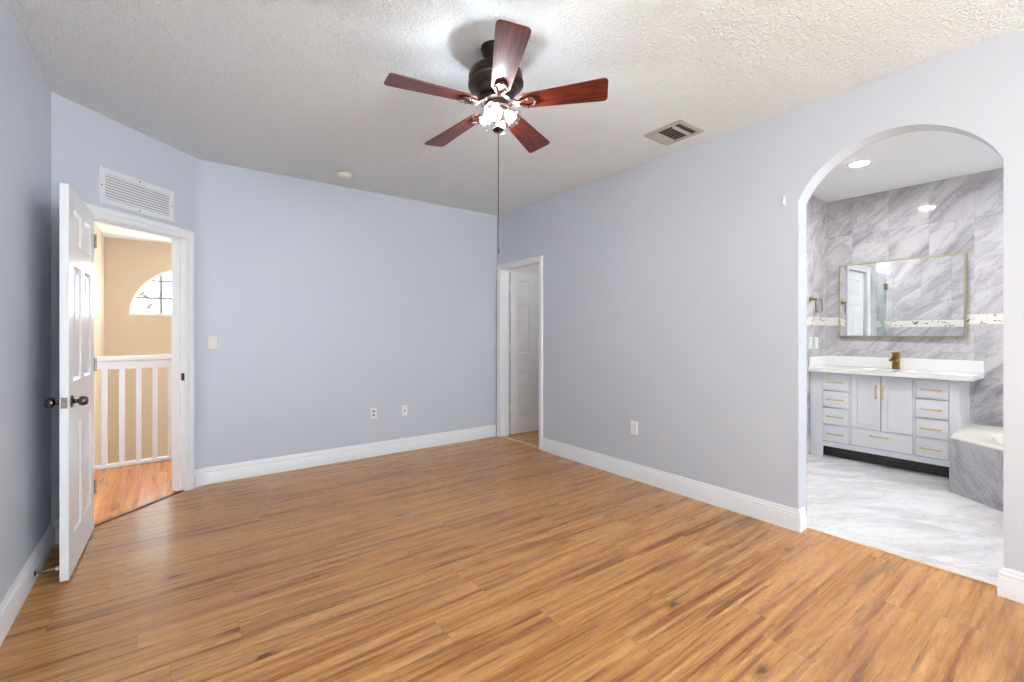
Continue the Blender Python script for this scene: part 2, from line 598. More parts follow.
m = MB()
m.box(XL, 0.1, YR - 0.12, YR, 0, H); m.box(2.9, XR, YR - 0.12, YR, 0, H)
m.box(0.1, 2.9, YR - 0.12, YR, 0, 0.45); m.box(0.1, 2.9, YR - 0.12, YR, 2.45, H)
struct(m.build('wall_rear', M['wall']), 'lavender grey wall with an added window, behind the camera', 'wall')
w = MB()
for x in (0.1, 1.0, 1.95, 2.85): w.box(x, x + 0.05, YR - 0.09, YR - 0.04, 0.45, 2.45)
w.box(0.15, 2.85, YR - 0.09, YR - 0.04, 0.45, 0.5); w.box(0.15, 2.85, YR - 0.09, YR - 0.04, 2.4, 2.45)
wo = struct(w.build('window_added_rear', M['trim'], bevel=0.003), 'white framed window added unseen behind the camera to light the bedroom', 'window')  # added unseen window, built to let light into the bedroom
w = MB(); w.box(0.15, 2.85, YR - 0.068, YR - 0.062, 0.5, 2.4); w.build('pane', M['pane'], wo)

m = MB()
m.prism([(XL - 0.12, YR - 0.12), (XR2, YR - 0.12), (XR2, YB + 0.12), (0.15, YB + 0.12), dg(1.09, -0.12), dg(-0.05, -0.12), (XL - 0.12, 3.88)], 'z', H, H + 0.12)
struct(m.build('ceiling', M['ceiling']), 'textured white ceiling holding the fan', 'ceiling')

# ------------------------------------------------------------------ baseboards
BP = [(0, 0), (0.018, 0), (0.018, 0.092), (0.0155, 0.098), (0.012, 0.099), (0.012, 0.104), (0.0155, 0.106), (0.0145, 0.114), (0.0095, 0.118), (0.0085, 0.131), (0.004, 0.141), (0, 0.141)]
G = 0.0005
m = MB(); m.sweep([(XL + G, YR + 0.005), (XL + G, 3.868), dg(0.112, G)], BP, -1)
struct(m.build('baseboard_left', M['trim']), 'white baseboard along the wall behind the open door', 'baseboard')
m = MB(); m.sweep([dg(1.03)] + rounded + [(3.228, YB)], [(max(d, G), h) for d, h in BP], -1)
struct(m.build('baseboard_back', M['trim']), 'white baseboard under the wall with two outlets', 'baseboard')
m = MB(); m.sweep([(XR - G, 3.764), (XR - G, ARC_Y1 - G), (3.33, ARC_Y1 - G)], BP, -1)
struct(m.build('baseboard_right', M['trim']), 'white baseboard from the far door to the arch', 'baseboard')
m = MB(); m.sweep([(3.33, ARC_Y0 + G), (XR - G, ARC_Y0 + G), (XR - G, YR + 0.005)], BP, -1)
struct(m.build('baseboard_front', M['trim']), 'white baseboard at the right edge beyond the arch', 'baseboard')

# ------------------------------------------------------------------ door frames
def casing_prof(w):
    return [(0, 0), (0, 0.010), (0.008, 0.013), (w * 0.42, 0.013), (w * 0.48, 0.018), (w * 0.86, 0.019), (w * 0.94, 0.015), (w, 0.011), (w, 0)]


# entry doorway in the diagonal wall
m = MB(DIAG)
m.sweep([(0.187, 0.001), (0.187, 2.05), (0.955, 2.05), (0.955, 0.001)], casing_prof(0.072), 1, put=lambda a, b, h: (a, h + G, b))
m.sweep([(0.187, 0.001), (0.187, 2.05), (0.955, 2.05), (0.955, 0.001)], casing_prof(0.072), 1, put=lambda a, b, h: (a, -0.1205 - h, b))
m.box(0.1755, 0.19, -0.12, 0.0, 0, 2.045); m.box(0.952, 0.9665, -0.12, 0.0, 0, 2.045); m.box(0.1755, 0.9665, -0.12, 0.0, 2.045, 2.0595)
m.box(0.19, 0.20, -0.075, -0.04, 0, 2.045); m.box(0.942, 0.952, -0.075, -0.04, 0, 2.045); m.box(0.20, 0.942, -0.075, -0.04, 2.033, 2.045)
t1 = struct(m.build('trim_1', M['trim']), 'white casing around the hall doorway on the angled wall', 'door frame')
m = MB(DIAG); m.box(0.9495, 0.9525, -0.036, -0.008, 0.895, 0.955); m.box(0.9485, 0.95, -0.030, -0.014, 0.905, 0.945)
o = m.build('strike_plate', M['pewter'], t1, bevel=0.0008); o['label'] = 'dark metal strike plate'

# far doorway in the right wall
m = MB()
path = [(3.827, 0.001), (3.827, 2.063), (4.558, 2.063), (4.558, 0.001)]
m.sweep(path, casing_prof(0.062), 1, put=lambda a, b, h: (XR - G - h, a, b))
m.box(XR, XR2, 3.8155, 3.83, 0, 2.06); m.box(XR, XR2, 4.555, 4.5695, 0, 2.06); m.box(XR, XR2, 3.8155, 4.5695, 2.06, 2.0745)
struct(m.build('trim_2', M['trim']), 'white casing around the far doorway in the corner', 'door frame')


# ------------------------------------------------------------------ six panel doors (local: x along width from hinge, y thickness, z up)
def six_panel(mb, w, h, t=0.035, both=True):
    st, mid = 0.115, 0.10
    pw = (w - 2 * st - mid) / 2
    rows = [(0.19, 0.775), (1.01, 1.625), (1.745, 1.925)]
    rows = [(a * h / 2.03, b * h / 2.03) for a, b in rows]
    cols = [(st, st + pw), (st + pw + mid, w - st)]
    mb.box(0, st, 0, t, 0, h); mb.box(w - st, w, 0, t, 0, h)
    zs = [0.0] + [v for r in rows for v in r] + [h]
    for a, b in zip(zs[0::2], zs[1::2]): mb.box(st, w - st, 0, t, a, b)
    for a, b in rows: mb.box(cols[0][1], cols[1][0], 0, t, a, b)
    for (u0, u1) in cols:
        for (v0, v1) in rows:
            mb.box(u0, u1, 0.011, t - 0.011, v0, v1)
            for (ya, yb) in ((0.011, 0.004), (t - 0.011, t - 0.004)):
                a, b = 0.018, 0.042
                mb.frustum((u0 + a, u1 - a, v0 + a, v1 - a), (u0 + b, u1 - b, v0 + b, v1 - b), 'y', ya, yb)
            # sloped sticking around the recess
            for (y0, y1) in ((0.0, 0.011), (t, t - 0.011)):
                e = 0.013
                for quad in (((u0, v0), (u1, v0), (u1 - e, v0 + e), (u0 + e, v0 + e)), ((u1, v0), (u1, v1), (u1 - e, v1 - e), (u1 - e, v0 + e)),
                             ((u1, v1), (u0, v1), (u0 + e, v1 - e), (u1 - e, v1 - e)), ((u0, v1), (u0, v0), (u0 + e, v0 + e), (u0 + e, v1 - e))):
                    q = [(quad[0], y0), (quad[1], y0), (quad[2], y1), (quad[3], y1)]
                    mb.f([mb.v((p[0], yy, p[1])) for p, yy in q])


def knob_lathe(mb, c, direction):
    """egg shaped knob on a rose, axis along direction"""
    z = Vector(direction).normalized()
    rot = z.to_track_quat('Z', 'Y').to_matrix().to_4x4()
    mb.lathe([(0, 0), (0.032, 0), (0.032, 0.003), (0.027, 0.008), (0.015, 0.010), (0.0115, 0.013), (0.011, 0.025), (0.015, 0.028), (0.023, 0.032),
              (0.0255, 0.038), (0.025, 0.048), (0.0225, 0.057), (0.0175, 0.063), (0.009, 0.0655), (0, 0.066)], 28, c, rot)


# entry door, swung open almost parallel to the left wall
DW, DH = 0.757, 2.035
d1 = empty('door_1', (-0.4305, 3.9935, 0.013), (0, 0, R(-91.6)))
struct(d1, 'open white six-panel door with dark knobs near the left wall', 'door')
m = MB(); six_panel(m, DW, DH)
m.T = Matrix.Identity(4)
lf = m.build('leaf', M['door'], d1, bevel=0.0012)
m = MB(); knob_lathe(m, (DW - 0.065, 0.035, 0.91), (0, 1, 0))
o = m.build('knob', M['pewter'], d1)
m = MB(); knob_lathe(m, (DW - 0.065, 0.0, 0.91), (0, -1, 0))
o = m.build('knob', M['pewter'], d1)
m = MB(); m.box(DW - 0.001, DW + 0.0018, 0.005, 0.030, 0.882, 0.938); m.box(DW, DW + 0.010, 0.011, 0.024, 0.900, 0.920)
o = m.build('latch_plate', M['nickel'], d1, bevel=0.001); o['label'] = 'metal latch plate on the door edge'
for z in (0.22, 1.02, 1.82):
    m = MB(); m.lathe([(0, 0), (0.006, 0), (0.006, 0.09), (0, 0.09)], 12, (-0.006, 0.041, z))
    m.box(-0.003, 0.0, 0.003, 0.035, z, z + 0.09)
    m.build('hinge', M['nickel'], d1)

# far door, open into the closet at a right angle to the wall
d2 = empty('door_2', (3.402, 4.556, 0.012), (0, 0, R(-0.8)))
struct(d2, 'white six-panel door standing open in the far corner doorway', 'door')
m = MB(); six_panel(m, 0.71, 2.035); m.build('leaf', M['door'], d2, bevel=0.0012)
for z in (0.29, 1.04, 1.79):
    m = MB(); m.lathe([(0, 0), (0.007, 0), (0.007, 0.09), (0, 0.09)], 12, (-0.011, -0.006, z))
    m.box(-0.022, 0.0, -0.004, -0.001, z, z + 0.09)
    m.build('hinge', M['plastic'], d2)
m = MB(); knob_lathe(m, (0.645, 0.0, 0.91), (0, -1, 0)); m.build('knob', M['pewter'], d2)

# closet shell beyond the far door
m = MB(); m.box(5.2, 5.3, 3.1, 4.9, 0, H)
struct(m.build('wall_closet_end', M['bath_paint']), 'plain end wall behind the far door', 'wall')
m = MB(); m.box(XR2, 5.2, 3.1, 3.2, 0, H)
struct(m.build('wall_closet_near', M['bath_paint']), 'plain near wall behind the far door', 'wall')
m = MB(); m.box(XR2, 5.2, 4.8, 4.9, 0, H)
struct(m.build('wall_closet_far', M['bath_paint']), 'plain far wall behind the far door', 'wall')
m = MB(); m.box(XR2, 5.3, 3.1, 4.9, H, H + 0.1)
struct(m.build('ceiling_closet', M['ceiling_smooth']), 'white ceiling behind the far door', 'ceiling')
m = MB(); m.lathe([(0, H - 0.06), (0.08, H - 0.055), (0.13, H - 0.02), (0.13, H - 0.001), (0, H - 0.001)], 28, (4.2, 3.8, 0))
tag(m.build('added_ceiling_lamp', M['added_lamp']), 'round flush lamp added to brighten the closet, out of sight', 'lamp')  # added lamp, brightens the space beyond the far door

# ------------------------------------------------------------------ hall and stairwell
HX, HY = -0.80, 9.3
m = MB(); m.box(HX - 0.12, HX, 3.95, HY, -2.7, H)
struct(m.build('wall_hall_left', M['tan']), 'tan hall wall seen edge on beside the open door', 'wall')
WCX, WZ, WRX, WRZ = 0.30, 1.56, 0.82, 0.80
win = [(WCX - WRX * math.cos(PI * i / 40), WZ + WRZ * math.sin(PI * i / 40)) for i in range(41)]
m = MB()
m.prism([(HX - 0.12, -2.7), (WCX, -2.7), (WCX, WZ)] + [(WCX - WRX, WZ)] + win[1:21] + [(WCX, H), (HX - 0.12, H)], 'y', HY, HY + 0.14)
m.prism([(WCX, -2.7), (2.2, -2.7), (2.2, H), (WCX, H)] + win[20:] + [(WCX, WZ)], 'y', HY, HY + 0.14)
struct(m.build('wall_stairwell', M['tan']), 'tan stairwell wall with the half-round window', 'wall')
m = MB(); m.box(1.7, 1.82, 4.77, 6.0, 0, H); m.box(1.7, 1.82, 6.0, 6.6, -2.7, H); m.box(1.7, 1.82, 8.0, HY, -2.7, H); m.box(1.7, 1.82, 6.6, 8.0, 1.9, H); m.box(1.7, 1.82, 6.6, 8.0, -2.7, 0.3)  # side opening added to let sky light into the stairwell
struct(m.build('wall_hall_right', M['tan']), 'tan hall wall out of sight to the right', 'wall')
m = MB(); m.prism([(HX - 0.12, HY + 0.14), (HX - 0.12, 3.9), dg(-0.06, -0.122), dg(1.09, -0.122), (0.15, YB + 0.122), (1.82, YB + 0.122), (1.82, HY + 0.14)], 'z', H, H + 0.1)
struct(m.build('ceiling_hall', M['ceiling_smooth']), 'white hall ceiling above the stairwell', 'ceiling')
m = MB(); m.box(HX, 1.7, 5.84, 5.88, -2.7, -0.12)
struct(m.build('wall_stair_face', M['tan']), 'tan face below the railing', 'wall')

# half-round window
m = MB()
def ell(k): return [(WCX - WRX * k * math.cos(PI * i / 40), WZ + 0.0 + WRZ * k * math.sin(PI * i / 40)) for i in range(41)]
A, B = ell(0.999), ell(0.955)
for i in range(40):
    m.prism([A[i], A[i + 1], B[i + 1], B[i]], 'y', HY + 0.05, HY + 0.10)
m.box(WCX - WRX * 0.955, WCX + WRX * 0.955, HY + 0.05, HY + 0.10, WZ + 0.001, WZ + 0.035)
wn = struct(m.build('window_1', M['trim']), 'half-round window with white bars in the tan stairwell wall', 'window')
m = MB()
for x in (-0.12, 0.30, 0.72):
    zz = WZ + WRZ * math.sqrt(1 - ((x - WCX) / WRX) ** 2)
    m.box(x - 0.018, x + 0.018, HY + 0.06, HY + 0.085, WZ + 0.03, zz - 0.02)
for z in (1.84, 2.12):
    xx = WRX * math.sqrt(1 - ((z - WZ) / WRZ) ** 2)
    m.box(WCX - xx + 0.02, WCX + xx - 0.02, HY + 0.062, HY + 0.083, z - 0.018, z + 0.018)
m.build('window_bars', M['bar_grey'], wn)
m = MB(); m.prism(ell(0.95), 'y', HY + 0.071, HY + 0.075); m.build('pane', M['pane'], wn)

# railing
rl = empty('stair_railing', (0, 5.77, 0), (0, 0, R(1.5)))
tag(rl, 'white wooden railing with square balusters beyond the hall doorway', 'railing')
m = MB()
m.prism([(-0.045, 1.02), (-0.045, 1.045), (-0.03, 1.062), (0.03, 1.062), (0.045, 1.045), (0.045, 1.02), (0.03, 1.008), (0.026, 0.935), (-0.026, 0.935), (-0.03, 1.008)], 'x', -0.79, 1.69)
m.build('top_rail', M['trim'], rl, bevel=0.003)
m = MB(); m.box(-0.79, 1.69, -0.035, 0.035, 0.002, 0.034); m.build('bottom_rail', M['trim'], rl, bevel=0.003)
bal = None
for i in range(-2, 18):
    x = -0.498 + 0.1255 * i
    if bal is None:
        m = MB(); m.box(-0.021, 0.021, -0.021, 0.021, 0.032, 0.937)
        bal = m.build('baluster', M['trim'], rl, bevel=0.003); b = bal
    else:
        b = bal.copy(); COL.objects.link(b); b.parent = rl
    b.location = (x, 0, 0)
m = MB(); m.lathe([(0, H - 0.07), (0.10, H - 0.065), (0.16, H - 0.02), (0.16, H - 0.001), (0, H - 0.001)], 28, (0.9, 5.2, 0))
tag(m.build('added_ceiling_lamp', M['added_lamp']), 'round flush lamp added to brighten the hall, out of sight', 'lamp')  # added unseen lamp, brightens the hall and railing

# trees outside the half-round window
def tree(x, y, hgt, rad, label):
    t = empty('tree', (x, y, -3.2)); tag(t, label, 'tree', None, 'trees outside the stairwell window')
    m = MB(); m.tube([(0, 0, 0), (0.05, 0, hgt * 0.3), (0, 0.05, hgt * 0.6), (0.1, 0, hgt * 0.95)], [0.16, 0.13, 0.1, 0.04], 10)
    for k in range(7):
        a = k * 2.4; m.tube([(0, 0, hgt * (0.5 + 0.05 * k)), (math.cos(a) * rad * 0.7, math.sin(a) * rad * 0.7, hgt * (0.62 + 0.05 * k))], [0.05, 0.015], 6)
    m.build('trunk', M['bark'], t)
    m = MB()
    for k in range(1200):
        d = Vector((random.gauss(0, 1), random.gauss(0, 1), random.gauss(0, 1))).normalized() * rad * random.random() ** 0.45
        c = Vector((d.x, d.y, hgt * 0.78 + d.z * 1.1))
        u = Vector((random.gauss(0, 1), random.gauss(0, 1), random.gauss(0, 1))).normalized(); w_ = u.orthogonal().normalized()
        s_ = random.uniform(0.06, 0.13)
        m.f([m.v(c - u * s_), m.v(c + w_ * s_ * 0.45 + u * 0.1 * s_), m.v(c + u * s_), m.v(c - w_ * s_ * 0.45 + u * 0.1 * s_)])
    o = m.build('foliage', M['leaf'], t)
tree(-0.55, 14.0, 6.6, 1.35, 'pale leafy tree seen through the half-round window')

# ------------------------------------------------------------------ return air grille over the hall door
g = empty('return_air_grille', (*dg(0.553), 2.27), (0, 0, R(45)))
tag(g, 'white louvered return air grille above the hall doorway', 'vent')
gw, gh, bd = 0.283, 0.1235, 0.040      # local x along wall, -y into room
m = MB()
fr = [(-gw, -gh), (gw, -gh), (gw, gh), (-gw, gh), (-gw, -gh)]
m.frustum((-gw, gw, gh - bd, gh), (-gw, gw, gh - bd, gh - 0.003), 'y', -0.0005, -0.010)
m.frustum((-gw, gw, -gh, -gh + bd), (-gw, gw, -gh + 0.003, -gh + bd), 'y', -0.0005, -0.010)
m.frustum((-gw, -gw + bd, -gh + bd, gh - bd), (-gw + 0.003, -gw + bd, -gh + bd, gh - bd), 'y', -0.0005, -0.010)
m.frustum((gw - bd, gw, -gh + bd, gh - bd), (gw - bd, gw - 0.003, -gh + bd, gh - bd), 'y', -0.0005, -0.010)
m.build('frame', M['grille'], g, bevel=0.0008)
m = MB(); m.box(-gw + bd, gw - bd, -0.003, -0.0006, -gh + bd, gh - bd)
m.build('backing', M['dark'], g)
m = MB()
nb = 9
for i in range(nb):
    z = -gh + bd + (2 * gh - 2 * bd) * (i + 0.5) / nb
    m.prism([(-0.0098, z + 0.0062), (-0.0088, z + 0.0072), (-0.0028, z - 0.0052), (-0.0038, z - 0.0062)], 'x', -gw + bd + 0.001, gw - bd - 0.001)
o = m.build('louver', M['grille'], g)
for (x, z) in ((0, gh - 0.018), (0, -gh + 0.018), (-gw + 0.018, 0), (gw - 0.018, 0)):
    m = MB(); m.lathe([(0, 0.0095), (0.005, 0.0095), (0.004, 0.0125), (0, 0.013)], 10, (x, 0, z), Matrix.Rotation(R(90), 4, 'X'))
    o = m.build('screw', M['slot'], g); o['label'] = 'dark screw head'

# ------------------------------------------------------------------ ceiling register by the right wall
c = empty('ceiling_vent', (2.93, 1.945, H))
tag(c, 'metal air register on the ceiling near the right wall', 'vent')
m = MB(); a, b = 0.142, 0.155
for (x0, x1, y0, y1) in ((-a, a, -b, -b + 0.03), (-a, a, b - 0.03, b), (-a, -a + 0.03, -b + 0.03, b - 0.03), (a - 0.03, a, -b + 0.03, b - 0.03)):
    m.box(x0, x1, y0, y1, -0.010, -0.0005)
m.build('frame', M['vent_grey'], c, bevel=0.002)
m = MB(); m.box(-a + 0.03, a - 0.03, -b + 0.03, b - 0.03, -0.002, -0.0006); m.build('backing', M['dark'], c)
ns = 11
for i in range(ns):
    y = -b + 0.04 + (2 * b - 0.08) * i / (ns - 1)
    tilt = R(-42) if i in (2, 8, 9, 10) else R(38)
    m = MB(Matrix.Translation((0, y, -0.011)) @ Matrix.Rotation(tilt, 4, 'X'))
    m.box(-a + 0.031, a - 0.031, -0.010, 0.010, -0.0007, 0.0007)
    m.build('slat', M['vent_grey'], c)

# ------------------------------------------------------------------ smoke detector
s = empty('smoke_detector', (1.281, 4.272, H)); tag(s, 'round white smoke detector on the ceiling above the back wall', 'smoke detector')
m = MB(); m.lathe([(0, -0.0005), (0.066, -0.0005), (0.066, -0.012), (0.062, -0.014), (0, -0.014)], 36); m.build('base', M['ivory'], s)
m = MB(); m.lathe([(0, -0.0142), (0.060, -0.0142), (0.060, -0.024), (0.052, -0.036), (0.040, -0.041), (0, -0.042)], 36); m.build('cover', M['ivory'], s)

# ------------------------------------------------------------------ wall plates (local: x along wall, -y into the room)
def plate(name, loc, rz, w, h, label, cat, style, mat='plastic', group=None):
    e = empty(name, loc, (0, 0, rz)); tag(e, label, cat, None, group)
    m = MB(); m.frustum((-w / 2, w / 2, -h / 2, h / 2), (-w / 2 + 0.004, w / 2 - 0.004, -h / 2 + 0.004, h / 2 - 0.004), 'y', -0.0005, -0.006)
    m.build('cover_plate', M[mat], e, bevel=0.001)
    if style == 'duplex':
        for z in (0.019, -0.019):
            m = MB()
            m.prism([(0.0165 * math.cos(2 * PI * i / 24), z + max(-0.0135, min(0.0135, 0.0165 * math.sin(2 * PI * i / 24)))) for i in range(24)], 'y', -0.006, -0.0078)
            r = m.build('receptacle', M['grey_recess'], e)
            for x0 in (-0.0075, 0.0055):
                m = MB(); m.box(x0, x0 + 0.002, -0.0082, -0.0078, z - 0.001, z + 0.007); m.build('slot', M['slot'], r)
            m = MB(); m.lathe([(0, 0.0078), (0.0025, 0.0078), (0.0025, 0.0082), (0, 0.0082)], 10, (0, 0, z - 0.007), Matrix.Rotation(R(90), 4, 'X'))
            m.build('slot', M['slot'], r)
    elif style == 'coax':
        m = MB(); m.lathe([(0, 0.006), (0.008, 0.006), (0.008, 0.009), (0.005, 0.009), (0.005, 0.017), (0.003, 0.017), (0, 0.0165)], 14, (0, 0, 0), Matrix.Rotation(R(90), 4, 'X'))
        m.build('coax_jack', M['slot'], e)
    elif style == 'rocker':
        m = MB(); m.box(-0.0175, 0.0175, -0.0066, -0.006, -0.035, 0.035); m.build('bezel', M['grey_recess'], e)
        m = MB(); m.prism([(-0.0066, -0.033), (-0.0085, -0.033), (-0.0070, 0.0), (-0.0095, 0.033), (-0.0066, 0.033)], 'x', -0.0155, 0.0155); m.build('rocker', M[mat], e)
    elif style == 'decora':
        m = MB(); m.box(-0.0175, 0.0175, -0.0066, -0.006, -0.035, 0.035); m.build('bezel', M['grey_recess'], e)
        m = MB(); m.box(-0.0155, 0.0155, -0.0085, -0.0066, -0.033, 0.033); r = m.build('receptacle', M[mat], e)
        for z in (0.019, -0.014):
            for x0 in (-0.0075, 0.0055):
                m = MB(); m.box(x0, x0 + 0.002, -0.0088, -0.0085, z, z + 0.008); m.build('slot', M['slot'], r)
    return e


plate('light_switch', (0.289, YB, 1.2), 0, 0.072, 0.117, 'ivory rocker light switch on the wall beside the hall doorway', 'light switch', 'rocker', 'ivory')
plate('wall_outlet', (1.688, YB, 0.447), 0, 0.066, 0.112, 'white two-socket power outlet low on the back wall', 'outlet', 'duplex')
plate('coax_outlet', (2.03, YB, 0.44), 0, 0.072, 0.115, 'white cable plate with one dark jack, low on the back wall', 'outlet', 'coax')
plate('wall_outlet', (XR, 2.546, 0.448), R(-90), 0.076, 0.117, 'white outlet low on the wall between far door and arch', 'outlet', 'decora')

# small hook beside the arch
hk = empty('wall_hook', (XR, 1.326, 2.155), (0, 0, R(-90))); tag(hk, 'tiny white hook on the wall beside the top of the arch', 'hook')
m = MB(); m.box(-0.009, 0.009, -0.004, -0.0005, -0.032, 0.032); m.build('back_plate', M['plastic'], hk, bevel=0.002)
m = MB(); m.tube([(0, -0.003, 0.012), (0, -0.010, 0.0), (0, -0.012, -0.018), (0, -0.018, -0.026), (0, -0.025, -0.022), (0, -0.027, -0.012)], 0.0045, 10); m.build('prong', M['plastic'], hk)

# door stop on the left baseboard
ds = empty('door_stop', (XL + 0.0165, 3.33, 0.052)); tag(ds, 'metal rod door stop on the baseboard behind the open door', 'door stop')
rotx = Matrix.Rotation(R(90), 4, 'Y')
m = MB(); m.lathe([(0, 0), (0.013, 0), (0.013, 0.003), (0.009, 0.008), (0, 0.008)], 18, (0, 0, 0), rotx); m.build('base', M['pewter'], ds)
m = MB(); m.lathe([(0, 0.006), (0.005, 0.006), (0.0042, 0.02), (0.0042, 0.080), (0, 0.080)], 14, (0, 0, 0), rotx); m.build('rod', M['nickel'], ds)
m = MB(); m.lathe([(0, 0.079), (0.009, 0.079), (0.0095, 0.088), (0.007, 0.094), (0, 0.094)], 16, (0, 0, 0), rotx); o = m.build('tip', M['plastic'], ds); o['label'] = 'white rubber tip'

# ------------------------------------------------------------------ ceiling fan
TILT = R(-4.93)
fan = empty('ceiling_fan', (1.324, 1.917, H), (TILT, 0, 0))
tag(fan, 'dark bronze ceiling fan with five mahogany blades and lit glass shades', 'ceiling fan')
m = MB(Matrix.Rotation(-TILT, 4, 'X'))
m.lathe([(0, -0.0005), (0.066, -0.0005), (0.067, -0.010), (0.063, -0.030), (0.053, -0.056), (0.039, -0.079), (0.023, -0.096), (0.015, -0.104), (0, -0.104)], 40)
m.build('canopy', M['bronze'], fan)
m = MB(); m.lathe([(0, -0.045), (0.0135, -0.045), (0.0135, -0.118), (0, -0.118)], 20); m.build('downrod', M['bronze'], fan)
m = MB()
m.lathe([(0, -0.108), (0.026, -0.108), (0.036, -0.112), (0.078, -0.116), (0.108, -0.123), (0.128, -0.135), (0.1375, -0.152), (0.1385, -0.186), (0.1365, -0.191),
         (0.138, -0.195), (0.137, -0.201), (0.128, -0.206), (0.121, -0.216), (0.113, -0.220), (0.111, -0.230), (0.102, -0.240), (0.092, -0.248), (0.091, -0.256), (0.080, -0.268), (0.066, -0.276), (0, -0.276)], 56)
m.build('motor_housing', M['bronze'], fan)
m = MB(); m.lathe([(0.1365, -0.190), (0.1410, -0.194), (0.1410, -0.200), (0.1365, -0.203)], 56, closed=True)
o = m.build('trim_ring', M['bronze_light'], fan); o['label'] = 'lighter worn bronze band'
m = MB(); m.lathe([(0, -0.275), (0.082, -0.275), (0.084, -0.284), (0.080, -0.296), (0.066, -0.302), (0, -0.302)], 40); m.build('flywheel', M['bronze'], fan)
m = MB(); m.lathe([(0, -0.301), (0.062, -0.301), (0.066, -0.308), (0.066, -0.330), (0.060, -0.338), (0.064, -0.344), (0.066, -0.352), (0.058, -0.366), (0.040, -0.378), (0.022, -0.384), (0, -0.386)], 40)
m.build('light_fitter', M['bronze_light'], fan)

ZB = -0.3016
TH = R(-45.8)
PITCH = R(-12)
def blade_outline():
    # x along the blade, y across
    r0, r1 = 0.118, 0.553
    pts = []
    w0, w1 = 0.046, 0.072
    cr = 0.022
    pts += [(r0 + 0.020, -w0), (r1 - cr, -w1)]
    pts += arc(r1 - cr, -w1 + cr, cr, R(-90), R(0), 6)[1:]
    pts += arc(r1 - cr, w1 - cr, cr, R(0), R(90), 6)
    pts += [(r0 + 0.020, w0), (r0 + 0.006, w0 - 0.012), (r0, w0 - 0.030), (r0, -w0 + 0.030), (r0 + 0.006, -w0 + 0.012)]
    return pts


pitchM = Matrix.Rotation(PITCH, 4, 'X')
m = MB(pitchM); m.prism(blade_outline(), 'z', -0.003, 0.003)
bl = m.build('blade', M['blade'], fan, bevel=0.0015)
bl.location = (0, 0, ZB); bl.rotation_euler = (0, 0, TH)
# blade iron: two curved arms from the flywheel joined in a loop under the blade
m = MB()
def arm(sgn):
    return [(0.068, sgn * 0.010, 0.012), (0.085, sgn * 0.013, 0.004), (0.105, sgn * 0.013, -0.010), (0.125, sgn * 0.015, -0.013), (0.145, sgn * 0.024, -0.012), (0.165, sgn * 0.028, -0.011), (0.182, sgn * 0.025, -0.010), (0.193, sgn * 0.013, -0.010), (0.196, 0, -0.010)]
for sg in (1, -1):
    m.tube([pitchM @ Vector(p) for p in arm(sg)], [0.008, 0.0075, 0.007, 0.007, 0.0065, 0.0065, 0.0065, 0.0065, 0.0065], 10)
m.tube([(0.062, 0, 0.012), (0.09, 0, 0.004), (0.118, 0, -0.013)], [0.013, 0.011, 0.009], 10)
iron = m.build('blade_iron', M['bronze_light'], bl)
for q, (px_, py_) in enumerate(((0.158, 0.027), (0.158, -0.027), (0.194, 0.0))):
    m = MB(pitchM); m.lathe([(0, -0.004), (0.007, -0.004), (0.006, -0.019), (0.003, -0.021), (0, -0.021)], 12, (px_, py_, 0))
    m.build('screw', M['nickel'], bl)
for k in range(1, 5):
    b = copy_tree(bl, fan)
    b.rotation_euler = (0, 0, TH - k * 2 * PI / 5)

# four tilted glass shades, each with a lit bulb
def shade_profile():
    return [(0.015, 0.0), (0.018, -0.004), (0.026, -0.014), (0.032, -0.029), (0.035, -0.044), (0.040, -0.058), (0.046, -0.066)]


for k, az in enumerate((R(220), R(-50), R(40), R(130))):
    rotm = Matrix.Rotation(az, 4, 'Z') @ Matrix.Translation((0.034, 0, -0.340)) @ Matrix.Rotation(R(-48), 4, 'Y')
    m = MB(rotm); m.lathe([(0, 0.012), (0.016, 0.012), (0.020, 0.004), (0.020, -0.016), (0.017, -0.020), (0, -0.020)], 20)
    arm_o = m.build('socket', M['bronze_light'], fan)
    # ruffled thin glass
    m = MB(rotm); prof = shade_profile(); n = 48
    rings = []
    for off in (0.0, 0.002):
        for (r_, z_) in (prof if off == 0 else prof[::-1]):
            ring = []
            for i in range(n):
                a = 2 * PI * i / n
                ruff = 1 + 0.07 * math.cos(8 * a) * max(0, (-z_ - 0.026) / 0.04)
                ring.append(m.v(((r_ - off) * ruff * math.cos(a), (r_ - off) * ruff * math.sin(a), z_ - 0.012)))
            rings.append(ring)
    for A, B in zip(rings, rings[1:] + rings[:1]):
        for i in range(n): m.f([A[i], A[(i + 1) % n], B[(i + 1) % n], B[i]])
    sh = m.build('lamp_shade', M['shade'], fan)
    m = MB(rotm); m.lathe([(0, -0.021), (0.009, -0.021), (0.011, -0.027), (0.0175, -0.040), (0.0195, -0.049), (0.0175, -0.058), (0.010, -0.064), (0, -0.066)], 20)
    o = m.build('bulb', M['bulb'], sh); o['label'] = 'glowing white bulb'
m = MB(); m.lathe([(0, -0.384), (0.010, -0.384), (0.010, -0.424), (0.026, -0.428), (0.029, -0.433), (0.024, -0.439), (0.010, -0.443), (0.006, -0.450), (0, -0.451)], 24); m.build('finial', M['bronze'], fan)
un = Matrix.Rotation(TILT, 4, 'X').inverted()
top = Vector((0, 0.0, -0.450))
m = MB()
wtop = Matrix.Rotation(TILT, 4, 'X') @ top
pts = [un @ Vector((wtop.x, wtop.y, z)) for z in [wtop.z + (-1.03 - wtop.z) * i / 12 for i in range(13)]]
m.tube(pts, 0.0024, 8)
m.build('pull_chain', M['pewter'], fan)
